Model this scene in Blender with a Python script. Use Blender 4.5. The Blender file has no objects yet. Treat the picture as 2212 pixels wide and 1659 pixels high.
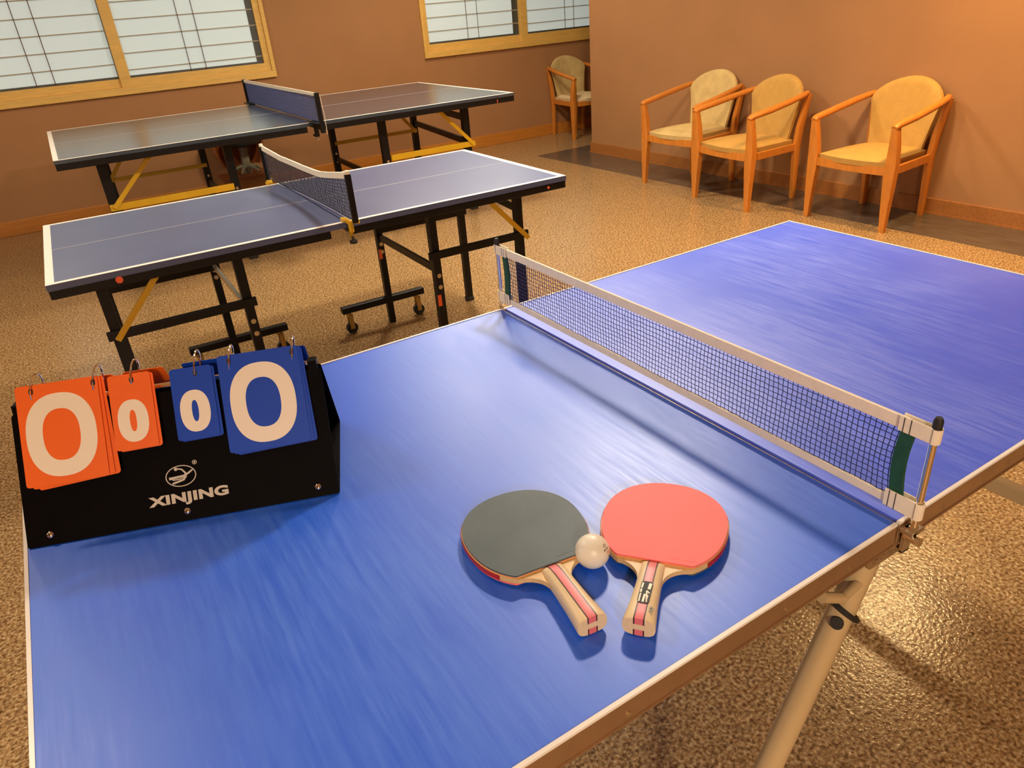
import bpy, bmesh, math, random
from mathutils import Vector, Matrix
random.seed(7)
SC = bpy.context.scene
COL = SC.collection
PI = math.pi

# ---------------------------------------------------------------- materials
def mat(name, col, rough=.5, metal=0., var=0., vscale=20., bump=0., bscale=80., spec=.5, stretch=None, coat=0., emit=None, trans=0.):
    if not any(k in name for k in ('blue', 'navy', 'slate', 'pimpled', 'green', 'pane', 'net_cord', 'pink', 'ball')): col = tuple(c*k for c, k in zip(col, (1, .915, .77)))
    m = bpy.data.materials.new(name); m.use_nodes = True
    nt = m.node_tree; b = nt.nodes['Principled BSDF']
    b.inputs['Base Color'].default_value = (*col, 1); b.inputs['Roughness'].default_value = rough
    b.inputs['Metallic'].default_value = metal; b.inputs['Specular IOR Level'].default_value = spec
    b.inputs['Coat Weight'].default_value = coat
    tc = nt.nodes.new('ShaderNodeTexCoord'); src = tc.outputs['Object']
    if stretch:
        mp = nt.nodes.new('ShaderNodeMapping'); mp.inputs['Scale'].default_value = stretch
        nt.links.new(src, mp.inputs['Vector']); src = mp.outputs['Vector']
    if var:
        n = nt.nodes.new('ShaderNodeTexNoise'); n.inputs['Scale'].default_value = vscale; n.inputs['Detail'].default_value = 4
        nt.links.new(src, n.inputs['Vector'])
        r = nt.nodes.new('ShaderNodeValToRGB')
        r.color_ramp.elements[0].position = .3; r.color_ramp.elements[1].position = .7
        r.color_ramp.elements[0].color = (*[max(0, c*(1-var)) for c in col], 1)
        r.color_ramp.elements[1].color = (*[min(1, c*(1+var)) for c in col], 1)
        nt.links.new(n.outputs['Fac'], r.inputs['Fac']); nt.links.new(r.outputs['Color'], b.inputs['Base Color'])
    if bump:
        n2 = nt.nodes.new('ShaderNodeTexNoise'); n2.inputs['Scale'].default_value = bscale; n2.inputs['Detail'].default_value = 3
        nt.links.new(src, n2.inputs['Vector'])
        bp = nt.nodes.new('ShaderNodeBump'); bp.inputs['Strength'].default_value = bump; bp.inputs['Distance'].default_value = .002
        nt.links.new(n2.outputs['Fac'], bp.inputs['Height']); nt.links.new(bp.outputs['Normal'], b.inputs['Normal'])
    b.inputs['Coat Roughness'].default_value = .24
    if emit:
        b.inputs['Emission Color'].default_value = (*col, 1); b.inputs['Emission Strength'].default_value = emit
    return m

M = {}
M['wall'] = mat('terracotta_wallpaper', (.345, .176, .078), .75, var=.04, vscale=3, bump=.15, bscale=300, spec=.25)
M['ceiling'] = mat('ceiling_paint', (.75, .68, .55), .9, var=.02, vscale=2)
M['base'] = mat('baseboard_wood', (.31, .12, .028), .45, var=.15, vscale=8, stretch=(1, 8, 8))
M['base_far'] = mat('orange_baseboard_wood', (.47, .18, .025), .45, var=.12, vscale=8, stretch=(1, 8, 8))
M['frame'] = mat('window_pine', (.66, .42, .11), .5, var=.08, vscale=10, stretch=(1, 6, 6))
M['strip'] = mat('dark_border_vinyl', (.085, .066, .052), .24, spec=.8, var=.25, vscale=6, stretch=(6, 1, 1))
M['blue'] = mat('blue_table_paint', (.01, .12, .93), .42, spec=.7, coat=.38)
M['alu'] = mat('brushed_aluminium', (.62, .47, .33), .32, metal=.85, var=.06, vscale=30)
M['white_edge'] = mat('white_edge_line', (.90, .90, .92), .3, var=.02)
M['black'] = mat('black_steel', (.006, .005, .005), .42, var=.1, vscale=15, spec=.3)
M['black_panel'] = mat('black_sheet_metal', (.004, .003, .003), .55, var=.1, vscale=40, bump=.1, bscale=500, spec=.04)
M['char'] = mat('charcoal_blue_table_paint', (.078, .096, .19), .36, var=.05, vscale=6, spec=.6)
M['dark'] = mat('dark_slate_table_paint', (.034, .055, .078), .27, var=.05, vscale=6, spec=1.0, coat=.7)
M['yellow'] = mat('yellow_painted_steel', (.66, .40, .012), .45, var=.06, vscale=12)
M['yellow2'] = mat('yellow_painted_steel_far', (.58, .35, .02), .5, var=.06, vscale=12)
M['chrome'] = mat('chrome', (.9, .86, .8), .08, metal=1., var=.02)
M['steel'] = mat('zinc_steel', (.62, .58, .5), .3, metal=.9, var=.05)
M['brass'] = mat('brassy_steel', (.60, .45, .20), .3, metal=.9, var=.1)
M['rubber'] = mat('black_rubber', (.015, .014, .013), .6, var=.1)
M['net_blue'] = mat('navy_net_cord', (.012, .022, .13), .7, var=.1, vscale=60)
M['net_dark'] = mat('dark_net_cord', (.02, .022, .035), .7, var=.1, vscale=60)
M['net_navy'] = mat('blue_net_cord_fine', (.055, .07, .17), .7, var=.1, vscale=60)
M['tape'] = mat('white_tape', (.90, .85, .76), .7, var=.04, vscale=60, bump=.2, bscale=400)
M['green'] = mat('green_webbing', (.006, .07, .035), .7, var=.15, vscale=90, bump=.3, bscale=700)
M['orange'] = mat('orange_card', (1., .165, .004), .5, var=.02, vscale=8)
M['bluecard'] = mat('blue_card', (.010, .065, .48), .5, var=.02, vscale=8, spec=.25)
M['cream'] = mat('cream_print', (.98, .94, .84), .5, var=.01)
M['grey_print'] = mat('grey_print', (.66, .62, .54), .5, var=.03)
M['blackrub'] = mat('black_pimpled_rubber', (.085, .11, .115), .50, var=.12, vscale=14, bump=.08, bscale=900, spec=.30)
M['redrub'] = mat('red_pimpled_rubber', (.95, .17, .15), .55, var=.04, vscale=14, bump=.08, bscale=900, spec=.28)
M['edge'] = mat('red_edge_tape', (.45, .02, .012), .45, var=.2, vscale=120)
M['ply'] = mat('pale_plywood', (.74, .52, .25), .45, var=.06, vscale=20, stretch=(8, 1, 4))
M['sponge'] = mat('orange_sponge', (.80, .36, .16), .8, var=.05)
M['ball'] = mat('celluloid_ball', (.86, .78, .62), .38, var=.015, vscale=30)
M['fabric_gold'] = mat('golden_fabric', (.47, .28, .075), .85, var=.06, vscale=25, bump=.4, bscale=500, spec=.2)
M['fabric_pale'] = mat('pale_worn_fabric', (.55, .41, .18), .85, var=.13, vscale=13, bump=.4, bscale=500, spec=.2)
M['fabric_cream'] = mat('cream_fabric', (.72, .58, .36), .85, var=.08, vscale=15, bump=.4, bscale=500, spec=.2)
M['wood'] = mat('orange_beech', (.53, .19, .026), .38, var=.12, vscale=14, stretch=(4, 4, 1))
M['cordbrown'] = mat('brown_cord', (.10, .03, .02), .7, var=.1)
M['slat'] = mat('grey_blind_rail', (.36, .33, .25), .6, var=.03)
M['darksash'] = mat('dark_grey_sash', (.06, .065, .06), .5, var=.05)
M['brownwood'] = mat('brown_stained_wood', (.22, .06, .015), .4, var=.2, vscale=10, stretch=(4, 4, 1))
M['brownlight'] = mat('light_brown_board', (.36, .15, .04), .5, var=.15, vscale=10)
M['greypole'] = mat('grey_painted_metal', (.22, .21, .15), .45, var=.08)
M['sticker'] = mat('orange_sticker', (.85, .13, .03), .5, var=.03)
M['tube'] = mat('pale_beige_tube', (.55, .42, .24), .4, var=.05, vscale=8)
M['pink'] = mat('pink_veneer', (.80, .22, .20), .45, var=.04)
M['rust'] = mat('dull_hinge_metal', (.42, .30, .17), .45, metal=.5, var=.25, vscale=60)
M['pane'] = mat('frosted_pane', (.47, .54, .515), .35, emit=.40)

def floor_mat():
    m = bpy.data.materials.new('speckled_vinyl'); m.use_nodes = True; nt = m.node_tree; b = nt.nodes['Principled BSDF']
    tc = nt.nodes.new('ShaderNodeTexCoord')
    v = nt.nodes.new('ShaderNodeTexVoronoi'); v.inputs['Scale'].default_value = 190
    nz = nt.nodes.new('ShaderNodeTexNoise'); nz.inputs['Scale'].default_value = 125; nz.inputs['Detail'].default_value = 5
    nl = nt.nodes.new('ShaderNodeTexNoise'); nl.inputs['Scale'].default_value = 1.3
    for n in (v, nz, nl): nt.links.new(tc.outputs['Object'], n.inputs['Vector'])
    r = nt.nodes.new('ShaderNodeValToRGB'); e = r.color_ramp.elements
    e[0].position = .33; e[0].color = (.13, .055, .014, 1); e[1].position = .68; e[1].color = (.60, .43, .22, 1)
    k = e.new(.5); k.color = (.36, .205, .078, 1)
    nt.links.new(nz.outputs['Fac'], r.inputs['Fac'])
    r2 = nt.nodes.new('ShaderNodeValToRGB'); e = r2.color_ramp.elements
    e[0].color = (.45, .42, .38, 1); e[1].color = (1, 1, 1, 1); e[0].position = 0.05; e[1].position = .55
    sp = nt.nodes.new('ShaderNodeSeparateColor'); nt.links.new(v.outputs['Color'], sp.inputs[0]); nt.links.new(sp.outputs[0], r2.inputs['Fac'])
    mx = nt.nodes.new('ShaderNodeMix'); mx.data_type = 'RGBA'; mx.blend_type = 'MULTIPLY'; mx.inputs[0].default_value = .8
    nt.links.new(r.outputs['Color'], mx.inputs[6]); nt.links.new(r2.outputs['Color'], mx.inputs[7])
    nt.links.new(mx.outputs[2], b.inputs['Base Color'])
    b.inputs['Roughness'].default_value = .19; b.inputs['Specular IOR Level'].default_value = .7
    bp = nt.nodes.new('ShaderNodeBump'); bp.inputs['Strength'].default_value = .5; bp.inputs['Distance'].default_value = .0018
    n3 = nt.nodes.new('ShaderNodeTexNoise'); n3.inputs['Scale'].default_value = 115; n3.inputs['Detail'].default_value = 2
    nt.links.new(tc.outputs['Object'], n3.inputs['Vector'])
    nt.links.new(n3.outputs['Fac'], bp.inputs['Height']); nt.links.new(bp.outputs['Normal'], b.inputs['Normal'])
    return m
M['floor'] = floor_mat()

def scuffed_blue(m, c0, c1):
    nt = m.node_tree; b = nt.nodes['Principled BSDF']
    tc = nt.nodes.new('ShaderNodeTexCoord')
    mp = nt.nodes.new('ShaderNodeMapping'); mp.inputs['Scale'].default_value = (30, 2.0, 1); mp.inputs['Rotation'].default_value = (0, 0, .12)
    nt.links.new(tc.outputs['Object'], mp.inputs['Vector'])
    n = nt.nodes.new('ShaderNodeTexNoise'); n.inputs['Scale'].default_value = 5; n.inputs['Detail'].default_value = 7; n.inputs['Roughness'].default_value = .65
    nt.links.new(mp.outputs['Vector'], n.inputs['Vector'])
    n2 = nt.nodes.new('ShaderNodeTexNoise'); n2.inputs['Scale'].default_value = 3.2; n2.inputs['Detail'].default_value = 3
    nt.links.new(tc.outputs['Object'], n2.inputs['Vector'])
    mm = nt.nodes.new('ShaderNodeMath'); mm.operation = 'MULTIPLY'
    nt.links.new(n.outputs['Fac'], mm.inputs[0]); nt.links.new(n2.outputs['Fac'], mm.inputs[1])
    r = nt.nodes.new('ShaderNodeValToRGB'); e = r.color_ramp.elements
    e[0].position = .2; e[0].color = (*c0, 1); e[1].position = .42; e[1].color = (*c1, 1)
    nt.links.new(mm.outputs[0], r.inputs['Fac']); nt.links.new(r.outputs['Color'], b.inputs['Base Color'])
    rr = nt.nodes.new('ShaderNodeMapRange'); rr.inputs[1].default_value = .15; rr.inputs[2].default_value = .45; rr.inputs[3].default_value = .40; rr.inputs[4].default_value = .52
    b.inputs['Coat Roughness'].default_value = .36
    nt.links.new(rr.outputs[0], b.inputs['Coat Roughness'])
    nt.links.new(mm.outputs[0], rr.inputs[0]); nt.links.new(rr.outputs[0], b.inputs['Roughness'])
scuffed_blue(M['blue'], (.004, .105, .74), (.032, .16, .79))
M['blue_pale'] = mat('pale_blue_table_paint', (.08, .17, .9), .42, spec=.7, coat=.38)  # right half: paler, redder blue than the left, same scuff streaks
scuffed_blue(M['blue_pale'], (.045, .115, .74), (.15, .215, .80))

def handle_mat():
    m = bpy.data.materials.new('striped_handle_wood'); m.use_nodes = True; nt = m.node_tree; b = nt.nodes['Principled BSDF']
    b.inputs['Roughness'].default_value = .42
    tc = nt.nodes.new('ShaderNodeTexCoord'); s = nt.nodes.new('ShaderNodeSeparateXYZ'); nt.links.new(tc.outputs['Object'], s.inputs[0])
    ab = nt.nodes.new('ShaderNodeMath'); ab.operation = 'ABSOLUTE'; nt.links.new(s.outputs[0], ab.inputs[0])
    def lt(src, t, op='LESS_THAN'):
        n = nt.nodes.new('ShaderNodeMath'); n.operation = op; nt.links.new(src, n.inputs[0]); n.inputs[1].default_value = t; return n.outputs[0]
    az = nt.nodes.new('ShaderNodeMath'); az.operation = 'ABSOLUTE'; nt.links.new(s.outputs[2], az.inputs[0])
    core = lt(az.outputs[0], .0035, 'GREATER_THAN')
    n = nt.nodes.new('ShaderNodeTexNoise'); n.inputs['Scale'].default_value = 40
    mp = nt.nodes.new('ShaderNodeMapping'); mp.inputs['Scale'].default_value = (6, .6, 6); nt.links.new(tc.outputs['Object'], mp.inputs[0]); nt.links.new(mp.outputs[0], n.inputs['Vector'])
    r = nt.nodes.new('ShaderNodeValToRGB'); r.color_ramp.elements[0].color = (.70, .50, .26, 1); r.color_ramp.elements[1].color = (.88, .69, .42, 1)
    nt.links.new(n.outputs['Fac'], r.inputs['Fac'])
    def mixc(a, fac, col):
        x = nt.nodes.new('ShaderNodeMix'); x.data_type = 'RGBA'; nt.links.new(fac, x.inputs[0]); nt.links.new(a, x.inputs[6]); x.inputs[7].default_value = (*col, 1); return x.outputs[2]
    def mul(a, c):
        x = nt.nodes.new('ShaderNodeMath'); x.operation = 'MULTIPLY'; nt.links.new(a, x.inputs[0]); nt.links.new(c, x.inputs[1]); return x.outputs[0]
    c1 = mixc(r.outputs['Color'], mul(lt(ab.outputs[0], .0058), core), (.09, .03, .02))
    c2 = mixc(c1, mul(lt(ab.outputs[0], .0042), core), (.78, .17, .17))
    nt.links.new(c2, b.inputs['Base Color'])
    return m
M['handle'] = handle_mat()

# ---------------------------------------------------------------- mesh helpers
def box(bm, c, s, rot=None, bev=0.):
    mx = Matrix.Translation(Vector(c)) @ (rot.to_4x4() if rot else Matrix.Identity(4)) @ Matrix.Diagonal((*s, 1))
    g = bmesh.ops.create_cube(bm, size=1., matrix=mx)
    if bev:
        es = list({e for v in g['verts'] for e in v.link_edges})
        bmesh.ops.bevel(bm, geom=es, offset=bev, segments=2, affect='EDGES', profile=.5)
def box2(bm, a, b, bev=0.):
    box(bm, [(a[i]+b[i])/2 for i in range(3)], [abs(b[i]-a[i]) for i in range(3)], bev=bev)
def frame_of(d):
    d = d.normalized(); up = Vector((0, 0, 1)) if abs(d.z) < .95 else Vector((0, 1, 0))
    x = d.cross(up).normalized(); y = x.cross(d).normalized(); return x, y
def bar(bm, p0, p1, w, h, bev=0., twist=None):
    p0, p1 = Vector(p0), Vector(p1); d = p1-p0; x, y = frame_of(d)
    rot = Matrix((x, d.normalized(), y)).transposed()
    box(bm, (p0+p1)/2, (w, d.length, h), rot, bev)
def sweep(bm, pts, rad, n=10, cap=True, closed=False, flat=None, phase=0.):
    """tube through pts; rad float or list; flat=(a,b) elliptical scale"""
    P = [Vector(p) for p in pts]; m = len(P); rings = []
    if not isinstance(rad, (list, tuple)): rad = [rad]*m
    prevx = None
    for i, p in enumerate(P):
        if closed: d = P[(i+1) % m]-P[i-1]
        else: d = P[min(i+1, m-1)]-P[max(i-1, 0)]
        d.normalize()
        if prevx is None: x, y = frame_of(d)
        else:
            x = (prevx - d*prevx.dot(d)).normalized(); y = x.cross(d).normalized()
        prevx = x
        a, b = flat if flat else (1, 1)
        rings.append([bm.verts.new(p + x*math.cos(2*PI*k/n+phase)*rad[i]*a + y*math.sin(2*PI*k/n+phase)*rad[i]*b) for k in range(n)])
    for i in range(m if closed else m-1):
        A, B = rings[i], rings[(i+1) % m]
        for k in range(n): bm.faces.new((A[k], A[(k+1) % n], B[(k+1) % n], B[k]))
    if cap and not closed:
        bm.faces.new(rings[0][::-1]); bm.faces.new(rings[-1])
def cyl(bm, p0, p1, r, n=16): sweep(bm, [p0, p1], r, n)
def prism(bm, pts, z0, z1):
    """extrude a 2D outline (x,y) from z0 to z1"""
    a = [bm.verts.new((x, y, z0)) for x, y in pts]; b = [bm.verts.new((x, y, z1)) for x, y in pts]
    n = len(pts)
    bm.faces.new(a[::-1]); bm.faces.new(b)
    for i in range(n): bm.faces.new((a[i], a[(i+1) % n], b[(i+1) % n], b[i]))
def annulus(bm, outer, inner, z0, z1):
    n = len(outer); V = []
    for pts in (outer, inner):
        V.append([bm.verts.new((x, y, z0)) for x, y in pts]); V.append([bm.verts.new((x, y, z1)) for x, y in pts])
    o0, o1, i0, i1 = V
    for k in range(n):
        j = (k+1) % n
        bm.faces.new((o1[k], o1[j], i1[j], i1[k])); bm.faces.new((o0[j], o0[k], i0[k], i0[j]))
        bm.faces.new((o0[k], o0[j], o1[j], o1[k])); bm.faces.new((i0[j], i0[k], i1[k], i1[j]))
def sell(a, b, e=2., n=56, cx=0., cy=0.):
    out = []
    for k in range(n):
        t = 2*PI*k/n; c, s = math.cos(t), math.sin(t)
        out.append((cx+a*math.copysign(abs(c)**(2/e), c), cy+b*math.copysign(abs(s)**(2/e), s)))
    return out
def rrect(x0, y0, x1, y1, r, n=5):
    out = []
    for cx, cy, a0 in ((x1-r, y1-r, 0), (x0+r, y1-r, PI/2), (x0+r, y0+r, PI), (x1-r, y0+r, 1.5*PI)):
        for k in range(n+1):
            a = a0+PI/2*k/n; out.append((cx+r*math.cos(a), cy+r*math.sin(a)))
    return out
def ribbon(bm, pts, w, z0, z1):
    """flat stroke along 2D pts with width w (float or list)"""
    P = [Vector((p[0], p[1])) for p in pts]; n = len(P)
    if not isinstance(w, (list, tuple)): w = [w]*n
    L, R = [], []
    for i, p in enumerate(P):
        d = (P[min(i+1, n-1)]-P[max(i-1, 0)]).normalized(); q = Vector((-d.y, d.x))*w[i]/2
        L.append(p+q); R.append(p-q)
    prism(bm, [tuple(v) for v in R+L[::-1]], z0, z1)
def obj(name, bm, m, parent=None, smooth=False, matrix=None, label=None, loc=None, rotz=None):
    bmesh.ops.recalc_face_normals(bm, faces=bm.faces)
    if matrix is not None: bm.transform(matrix)
    me = bpy.data.meshes.new(name); bm.to_mesh(me); bm.free()
    for mm in (m if isinstance(m, (list, tuple)) else [m]): me.materials.append(mm)
    if smooth:
        me.polygons.foreach_set('use_smooth', [True]*len(me.polygons))
        try: me.set_sharp_from_angle(angle=math.radians(smooth if smooth is not True else 40))
        except Exception: pass
    o = bpy.data.objects.new(name, me); COL.objects.link(o)
    if parent: o.parent = parent
    if label: o['label'] = label
    if loc is not None: o.location = loc
    if rotz is not None: o.rotation_euler = (0, 0, rotz)
    return o
def B(): return bmesh.new()
def tag(o, label, cat, group=None, kind=None):
    o['label'] = label; o['category'] = cat
    if group: o['group'] = group
    if kind: o['kind'] = kind
    return o
def thing(name, label, cat, loc=(0, 0, 0), rotz=0., group=None, kind=None):
    o = bpy.data.objects.new(name, None); COL.objects.link(o); o.location = loc; o.rotation_euler = (0, 0, rotz)
    o.empty_display_size = .1
    return tag(o, label, cat, group, kind)
def struct(name, bm, m, label, cat, **k):
    return tag(obj(name, bm, m, **k), label, cat, kind='structure')

# ---------------------------------------------------------------- room
AW = .0075; FY = 5.818             # far wall: a slight turn, passing (0, FY)
WH = 2.5
WX = (-1.19, 1.085, 2.475, 4.72)   # window openings in wall coordinates
WZ0, WZ1 = .873, 1.98
b = B(); box2(b, (-4.2, -3.6, -.1), (5.6, 6.6, 0)); struct('floor', b, M['floor'], 'speckled tan and brown glossy vinyl floor', 'floor')
b = B(); box2(b, (-4.2, -3.6, WH), (5.6, 6.6, WH+.1)); struct('ceiling', b, M['ceiling'], 'plain cream ceiling over the room', 'ceiling')
b = B()
T = .16
box2(b, (-4.1, 0, 0), (5.5, T, WZ0)); box2(b, (-4.1, 0, WZ1), (5.5, T, WH))
for x0, x1 in ((-4.1, WX[0]), (WX[1], WX[2]), (WX[3], 5.5)): box2(b, (x0, 0, WZ0), (x1, T, WZ1))
struct('wall_far', b, M['wall'], 'terracotta wall with two wood framed windows behind the farthest table', 'wall', loc=(0, FY, 0), rotz=AW)
# right wall with its corner, slightly turned
AR = -1.5518 + PI/2
def right_wall(bm, x0, x1, y0, y1, z0, z1): box2(bm, (x0, y0, z0), (x1, y1, z1))
RW = dict(loc=(3.508, 4.686, 0), rotz=AR)
b = B(); right_wall(b, 0, .14, -7.6, 0, 0, WH); struct('wall_right', b, M['wall'], 'plain terracotta wall behind the three armchairs', 'wall', **RW)
b = B(); box2(b, (.14, -.14, 0), (2.0, 0, WH)); struct('wall_recess', b, M['wall'], 'return of the terracotta wall into the window recess', 'wall', **RW)
b = B(); box2(b, (5.4, 4.4, 0), (5.5, 5.9, WH)); struct('wall_side', b, M['wall'], 'end wall of the recess beside the window', 'wall')
b = B(); box2(b, (-4.2, -3.5, 0), (-4.1, 5.9, WH)); struct('wall_left', b, M['wall'], 'terracotta wall at the left side of the room', 'wall')
b = B(); box2(b, (-4.2, -3.6, 0), (4.2, -3.5, WH)); struct('wall_back', b, M['wall'], 'terracotta wall behind the viewer', 'wall')
b = B(); box2(b, (-4.1, -.014, 0), (5.4, 0, .108), bev=.003); struct('baseboard_far', b, M['base_far'], 'orange brown baseboard along the window wall', 'baseboard', loc=(0, FY, 0), rotz=AW)
b = B(); box2(b, (-.012, -7.6, 0), (0, .012, .092), bev=.003); box2(b, (0, 0, 0), (1.9, .012, .092), bev=.003)
box2(b, (-.016, -7.6, 0), (-.012, .016, .012))
struct('baseboard_right', b, M['base'], 'brown baseboard along the wall behind the armchairs', 'baseboard', **RW)
b = B(); box2(b, (-.415, -7.6, 0), (-.016, .0, .0012)); box2(b, (-.415, .0, 0), (1.9, .30, .0012))
struct('trim_1', b, M['strip'], 'dark wood coloured floor border along the right wall', 'floor border', **RW)

def window(name, x0, x1, mull, low, high, cords, label, darks):
    """window in far-wall coordinates; y=0 is the wall face, negative is into the room"""
    t = thing(name, label, 'window', (0, FY, 0), AW, kind='structure')
    b = B(); f = .032; d0, d1 = -.022, .10
    box2(b, (x0, d0, WZ0), (x1, d1, WZ0+.05), .003); box2(b, (x0, d0, WZ1-.05), (x1, d1, WZ1), .003)
    box2(b, (x0, d0, WZ0+.05), (x0+f, d1, WZ1-.05), .003); box2(b, (x1-f, d0, WZ0+.05), (x1, d1, WZ1-.05), .003)
    obj('window_frame', b, M['frame'], t)
    for k, (a, c, yy) in enumerate(((x0+f, mull+.035, .022), (mull-.042, x1-f, -.004))):
        b = B(); s = .048; z0, z1 = WZ0+.05, WZ1-.05
        box2(b, (a, yy, z0), (c, yy+.026, z0+.062), .002); box2(b, (a, yy, z1-.05), (c, yy+.026, z1), .002)
        sl = s if k == 0 else .077; sr = .077 if k == 0 else s
        box2(b, (a, yy, z0+.062), (a+sl, yy+.026, z1-.05), .002); box2(b, (c-sr, yy, z0+.062), (c, yy+.026, z1-.05), .002)
        so = obj('sash', b, M['frame'], t)
        b = B(); ga, gc = a+sl, c-sr
        dl, dr = darks[k]
        box2(b, (ga, yy+.020, z0+.062), (gc, yy+.026, z0+.078))
        if dl: box2(b, (ga, yy+.020, z0+.078), (ga+dl, yy+.026, z1-.05))
        if dr: box2(b, (gc-dr, yy+.020, z0+.078), (gc, yy+.026, z1-.05))
        obj('glazing_bead', b, M['darksash'], so, label='dark grey strip at the edge of the glass')
        b = B(); box2(b, (ga-.01, yy+.027, z0+.05), (gc+.01, yy+.033, z1-.04)); obj('pane', b, M['pane'], so)
        z = (low, high)[k]
        while z < z1-.06:
            b = B(); box2(b, (ga, yy+.019, z-.0035), (gc, yy+.0262, z+.0035)); obj('blind_rail', b, M['slat'], so); z += .1145
        for cx in cords[2*k:2*k+2]:
            b = B(); cyl(b, (cx, yy+.012, z0+.05), (cx, yy+.012, z1-.04), .0028, 6); obj('cord', b, M['cordbrown'], so)
    return t
window('window_1', WX[0], WX[1], -.057, 1.087, 1.04, (-.649, -.528, .428, .546), 'left two pane wood framed window with frosted glass above the farthest table', ((0, .004), (0, .05)))
window('window_2', WX[2], WX[3], 3.60, 1.09, 1.075, (2.976, 3.094, 4.099, 4.211), 'right wood framed window with frosted glass above the armchair in the recess', ((0, .065), (.0, .0)))

# ---------------------------------------------------------------- near blue table
Z1, L1, W1 = .7203, 1.806, .898
t1 = thing('table_tennis_table', 'bright blue folding table tennis table with aluminium edge in the foreground', 'table')
SEAM = -.006
for s, (x0, x1) in ((0, (-L1/2, SEAM-.002)), (1, (SEAM+.002, L1/2))):
    b = B(); box2(b, (x0+.004, -W1/2+.004, Z1-.012), (x1-(0 if s == 0 else .004) if s == 0 else x1-.004, W1/2-.004, Z1)); obj('table_top', b, M['blue' if s == 0 else 'blue_pale'], t1)
    e = B()   # aluminium rail round three sides with a thin white lip
    lip = B()
    xa, xb = x0, x1
    for sy in (-1, 1):
        y0 = sy*W1/2
        box2(e, (xa, y0-sy*.003, Z1-.030), (xb, y0, Z1-.002), .0008)
        box2(e, (xa, y0-sy*.012, Z1-.032), (xb, y0+sy*.0015, Z1-.030))
        box2(lip, (xa, y0-sy*.0045, Z1-.002), (xb, y0, Z1+.0012))
    xe = xa if s == 0 else xb; sg = -1 if s == 0 else 1
    box2(e, (xe-sg*.003, -W1/2, Z1-.030), (xe, W1/2, Z1-.002), .0008)
    box2(lip, (xe-sg*.0045, -W1/2+.0045, Z1-.002), (xe, W1/2-.0045, Z1+.0012))
    box2(e, (xa if s else xb-.003, -W1/2+.003, Z1-.028), (xa+.003 if s else xb, W1/2-.003, Z1-.004))
    r = obj('edge_rail', e, M['alu'], t1); obj('edge_lip', lip, M['white_edge'], r, label='white lip along the table edge')
    for rx in ((-.2, -.094, -.42, -.62, -.82) if s == 0 else (.089, .25, .45, .65, .85)):
        v = B(); cyl(v, (rx, -W1/2-.0015, Z1-.020), (rx, -W1/2+.001, Z1-.020), .0028, 10); obj('rivet', v, M['rust'], r)
    # folding legs: a leaning pair at the hinge end and an upright pair under the outer end
    sgn = -1 if s == 0 else 1
for sgn in (-1, 1):
    if sgn < 0:
        for sy in (-1, 1):
            b = B(); sweep(b, [(-.012, sy*.428, Z1-.03), (-.33, sy*.428, .0)], .0165, 14); lg = obj('leg', b, M['tube'], t1, smooth=True)
            b = B(); sweep(b, [(-.318, sy*.428, .026), (-.33, sy*.428, .0)], .019, 14); obj('rubber_foot', b, M['rubber'], lg, smooth=True)
            b = B(); c0 = Vector((-.0545, sy*.428, .598)); dv = Vector((-.318, 0, -.69)).normalized()
            nrm = (dv+Vector((0, 0, -.1))+Vector((-.55, -sy*.25, 0))).normalized(); e1 = nrm.cross(Vector((0, 1, 0))).normalized(); e2 = nrm.cross(e1)
            ring = [c0+e1*math.cos(2*PI*k/24)*.0245+e2*math.sin(2*PI*k/24)*.0205 for k in range(24)]
            sweep(b, ring, .0036, 8, closed=True); obj('strap', b, M['rubber'], lg, smooth=True, label='black rubber loop round the leg')
            b = B(); sweep(b, [(-.125, sy*.441, .668), (-.083, sy*.441, .642)], .007, 10); sweep(b, [(-.083, sy*.441, .642), (-.045, sy*.436, .640)], .0062, 10)
            obj('brace', b, M['tube'], lg, smooth=True)
            b = B(); cyl(b, (-.0775, sy*.4375, .593), (-.062, sy*.429, .586), .0080, 14); lgc = obj('joint_cap', b, M['rubber'], lg, smooth=True)
        for sy in (-1, 1):
            b = B(); sweep(b, [(-.76, sy*.41, Z1-.03), (-.80, sy*.41, .0)], .0165, 14); lg = obj('leg', b, M['tube'], t1, smooth=True)
            b = B(); sweep(b, [(-.798, sy*.41, .03), (-.80, sy*.41, .0)], .019, 14); obj('rubber_foot', b, M['rubber'], lg, smooth=True)
    else:
        for sy in (-1, 1):
            b = B(); sweep(b, [(.76, sy*.41, Z1-.03), (.80, sy*.41, .0)], .0165, 14); lg = obj('leg', b, M['tube'], t1, smooth=True)
            b = B(); sweep(b, [(.798, sy*.41, .03), (.80, sy*.41, .0)], .019, 14); obj('rubber_foot', b, M['rubber'], lg, smooth=True)
        b = B(); box2(b, (.775, -.41, .285), (.800, .41, .318), .003); obj('cross_tube', b, M['tube'], t1)
# hinge plates at the seam
for sy in (-1, 1):
    b = B(); y = sy*(W1/2-.004)
    pts = rrect(-.052, Z1-.052, .045, Z1-.024, .012)
    prism(b, pts, -.0015, .0015)
    b.transform(Matrix.Translation((0, y, 0)) @ Matrix(((1, 0, 0, 0), (0, 0, -1, 0), (0, 1, 0, 0), (0, 0, 0, 1))))
    h = obj('hinge', b, M['rust'], t1)
    for hx in (-.038, -.024, .03):
        b = B(); cyl(b, (hx, y+sy*.001, Z1-.041), (hx, y+sy*.0045, Z1-.041), .004, 10); obj('screw', b, M['rust'], h)

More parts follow.
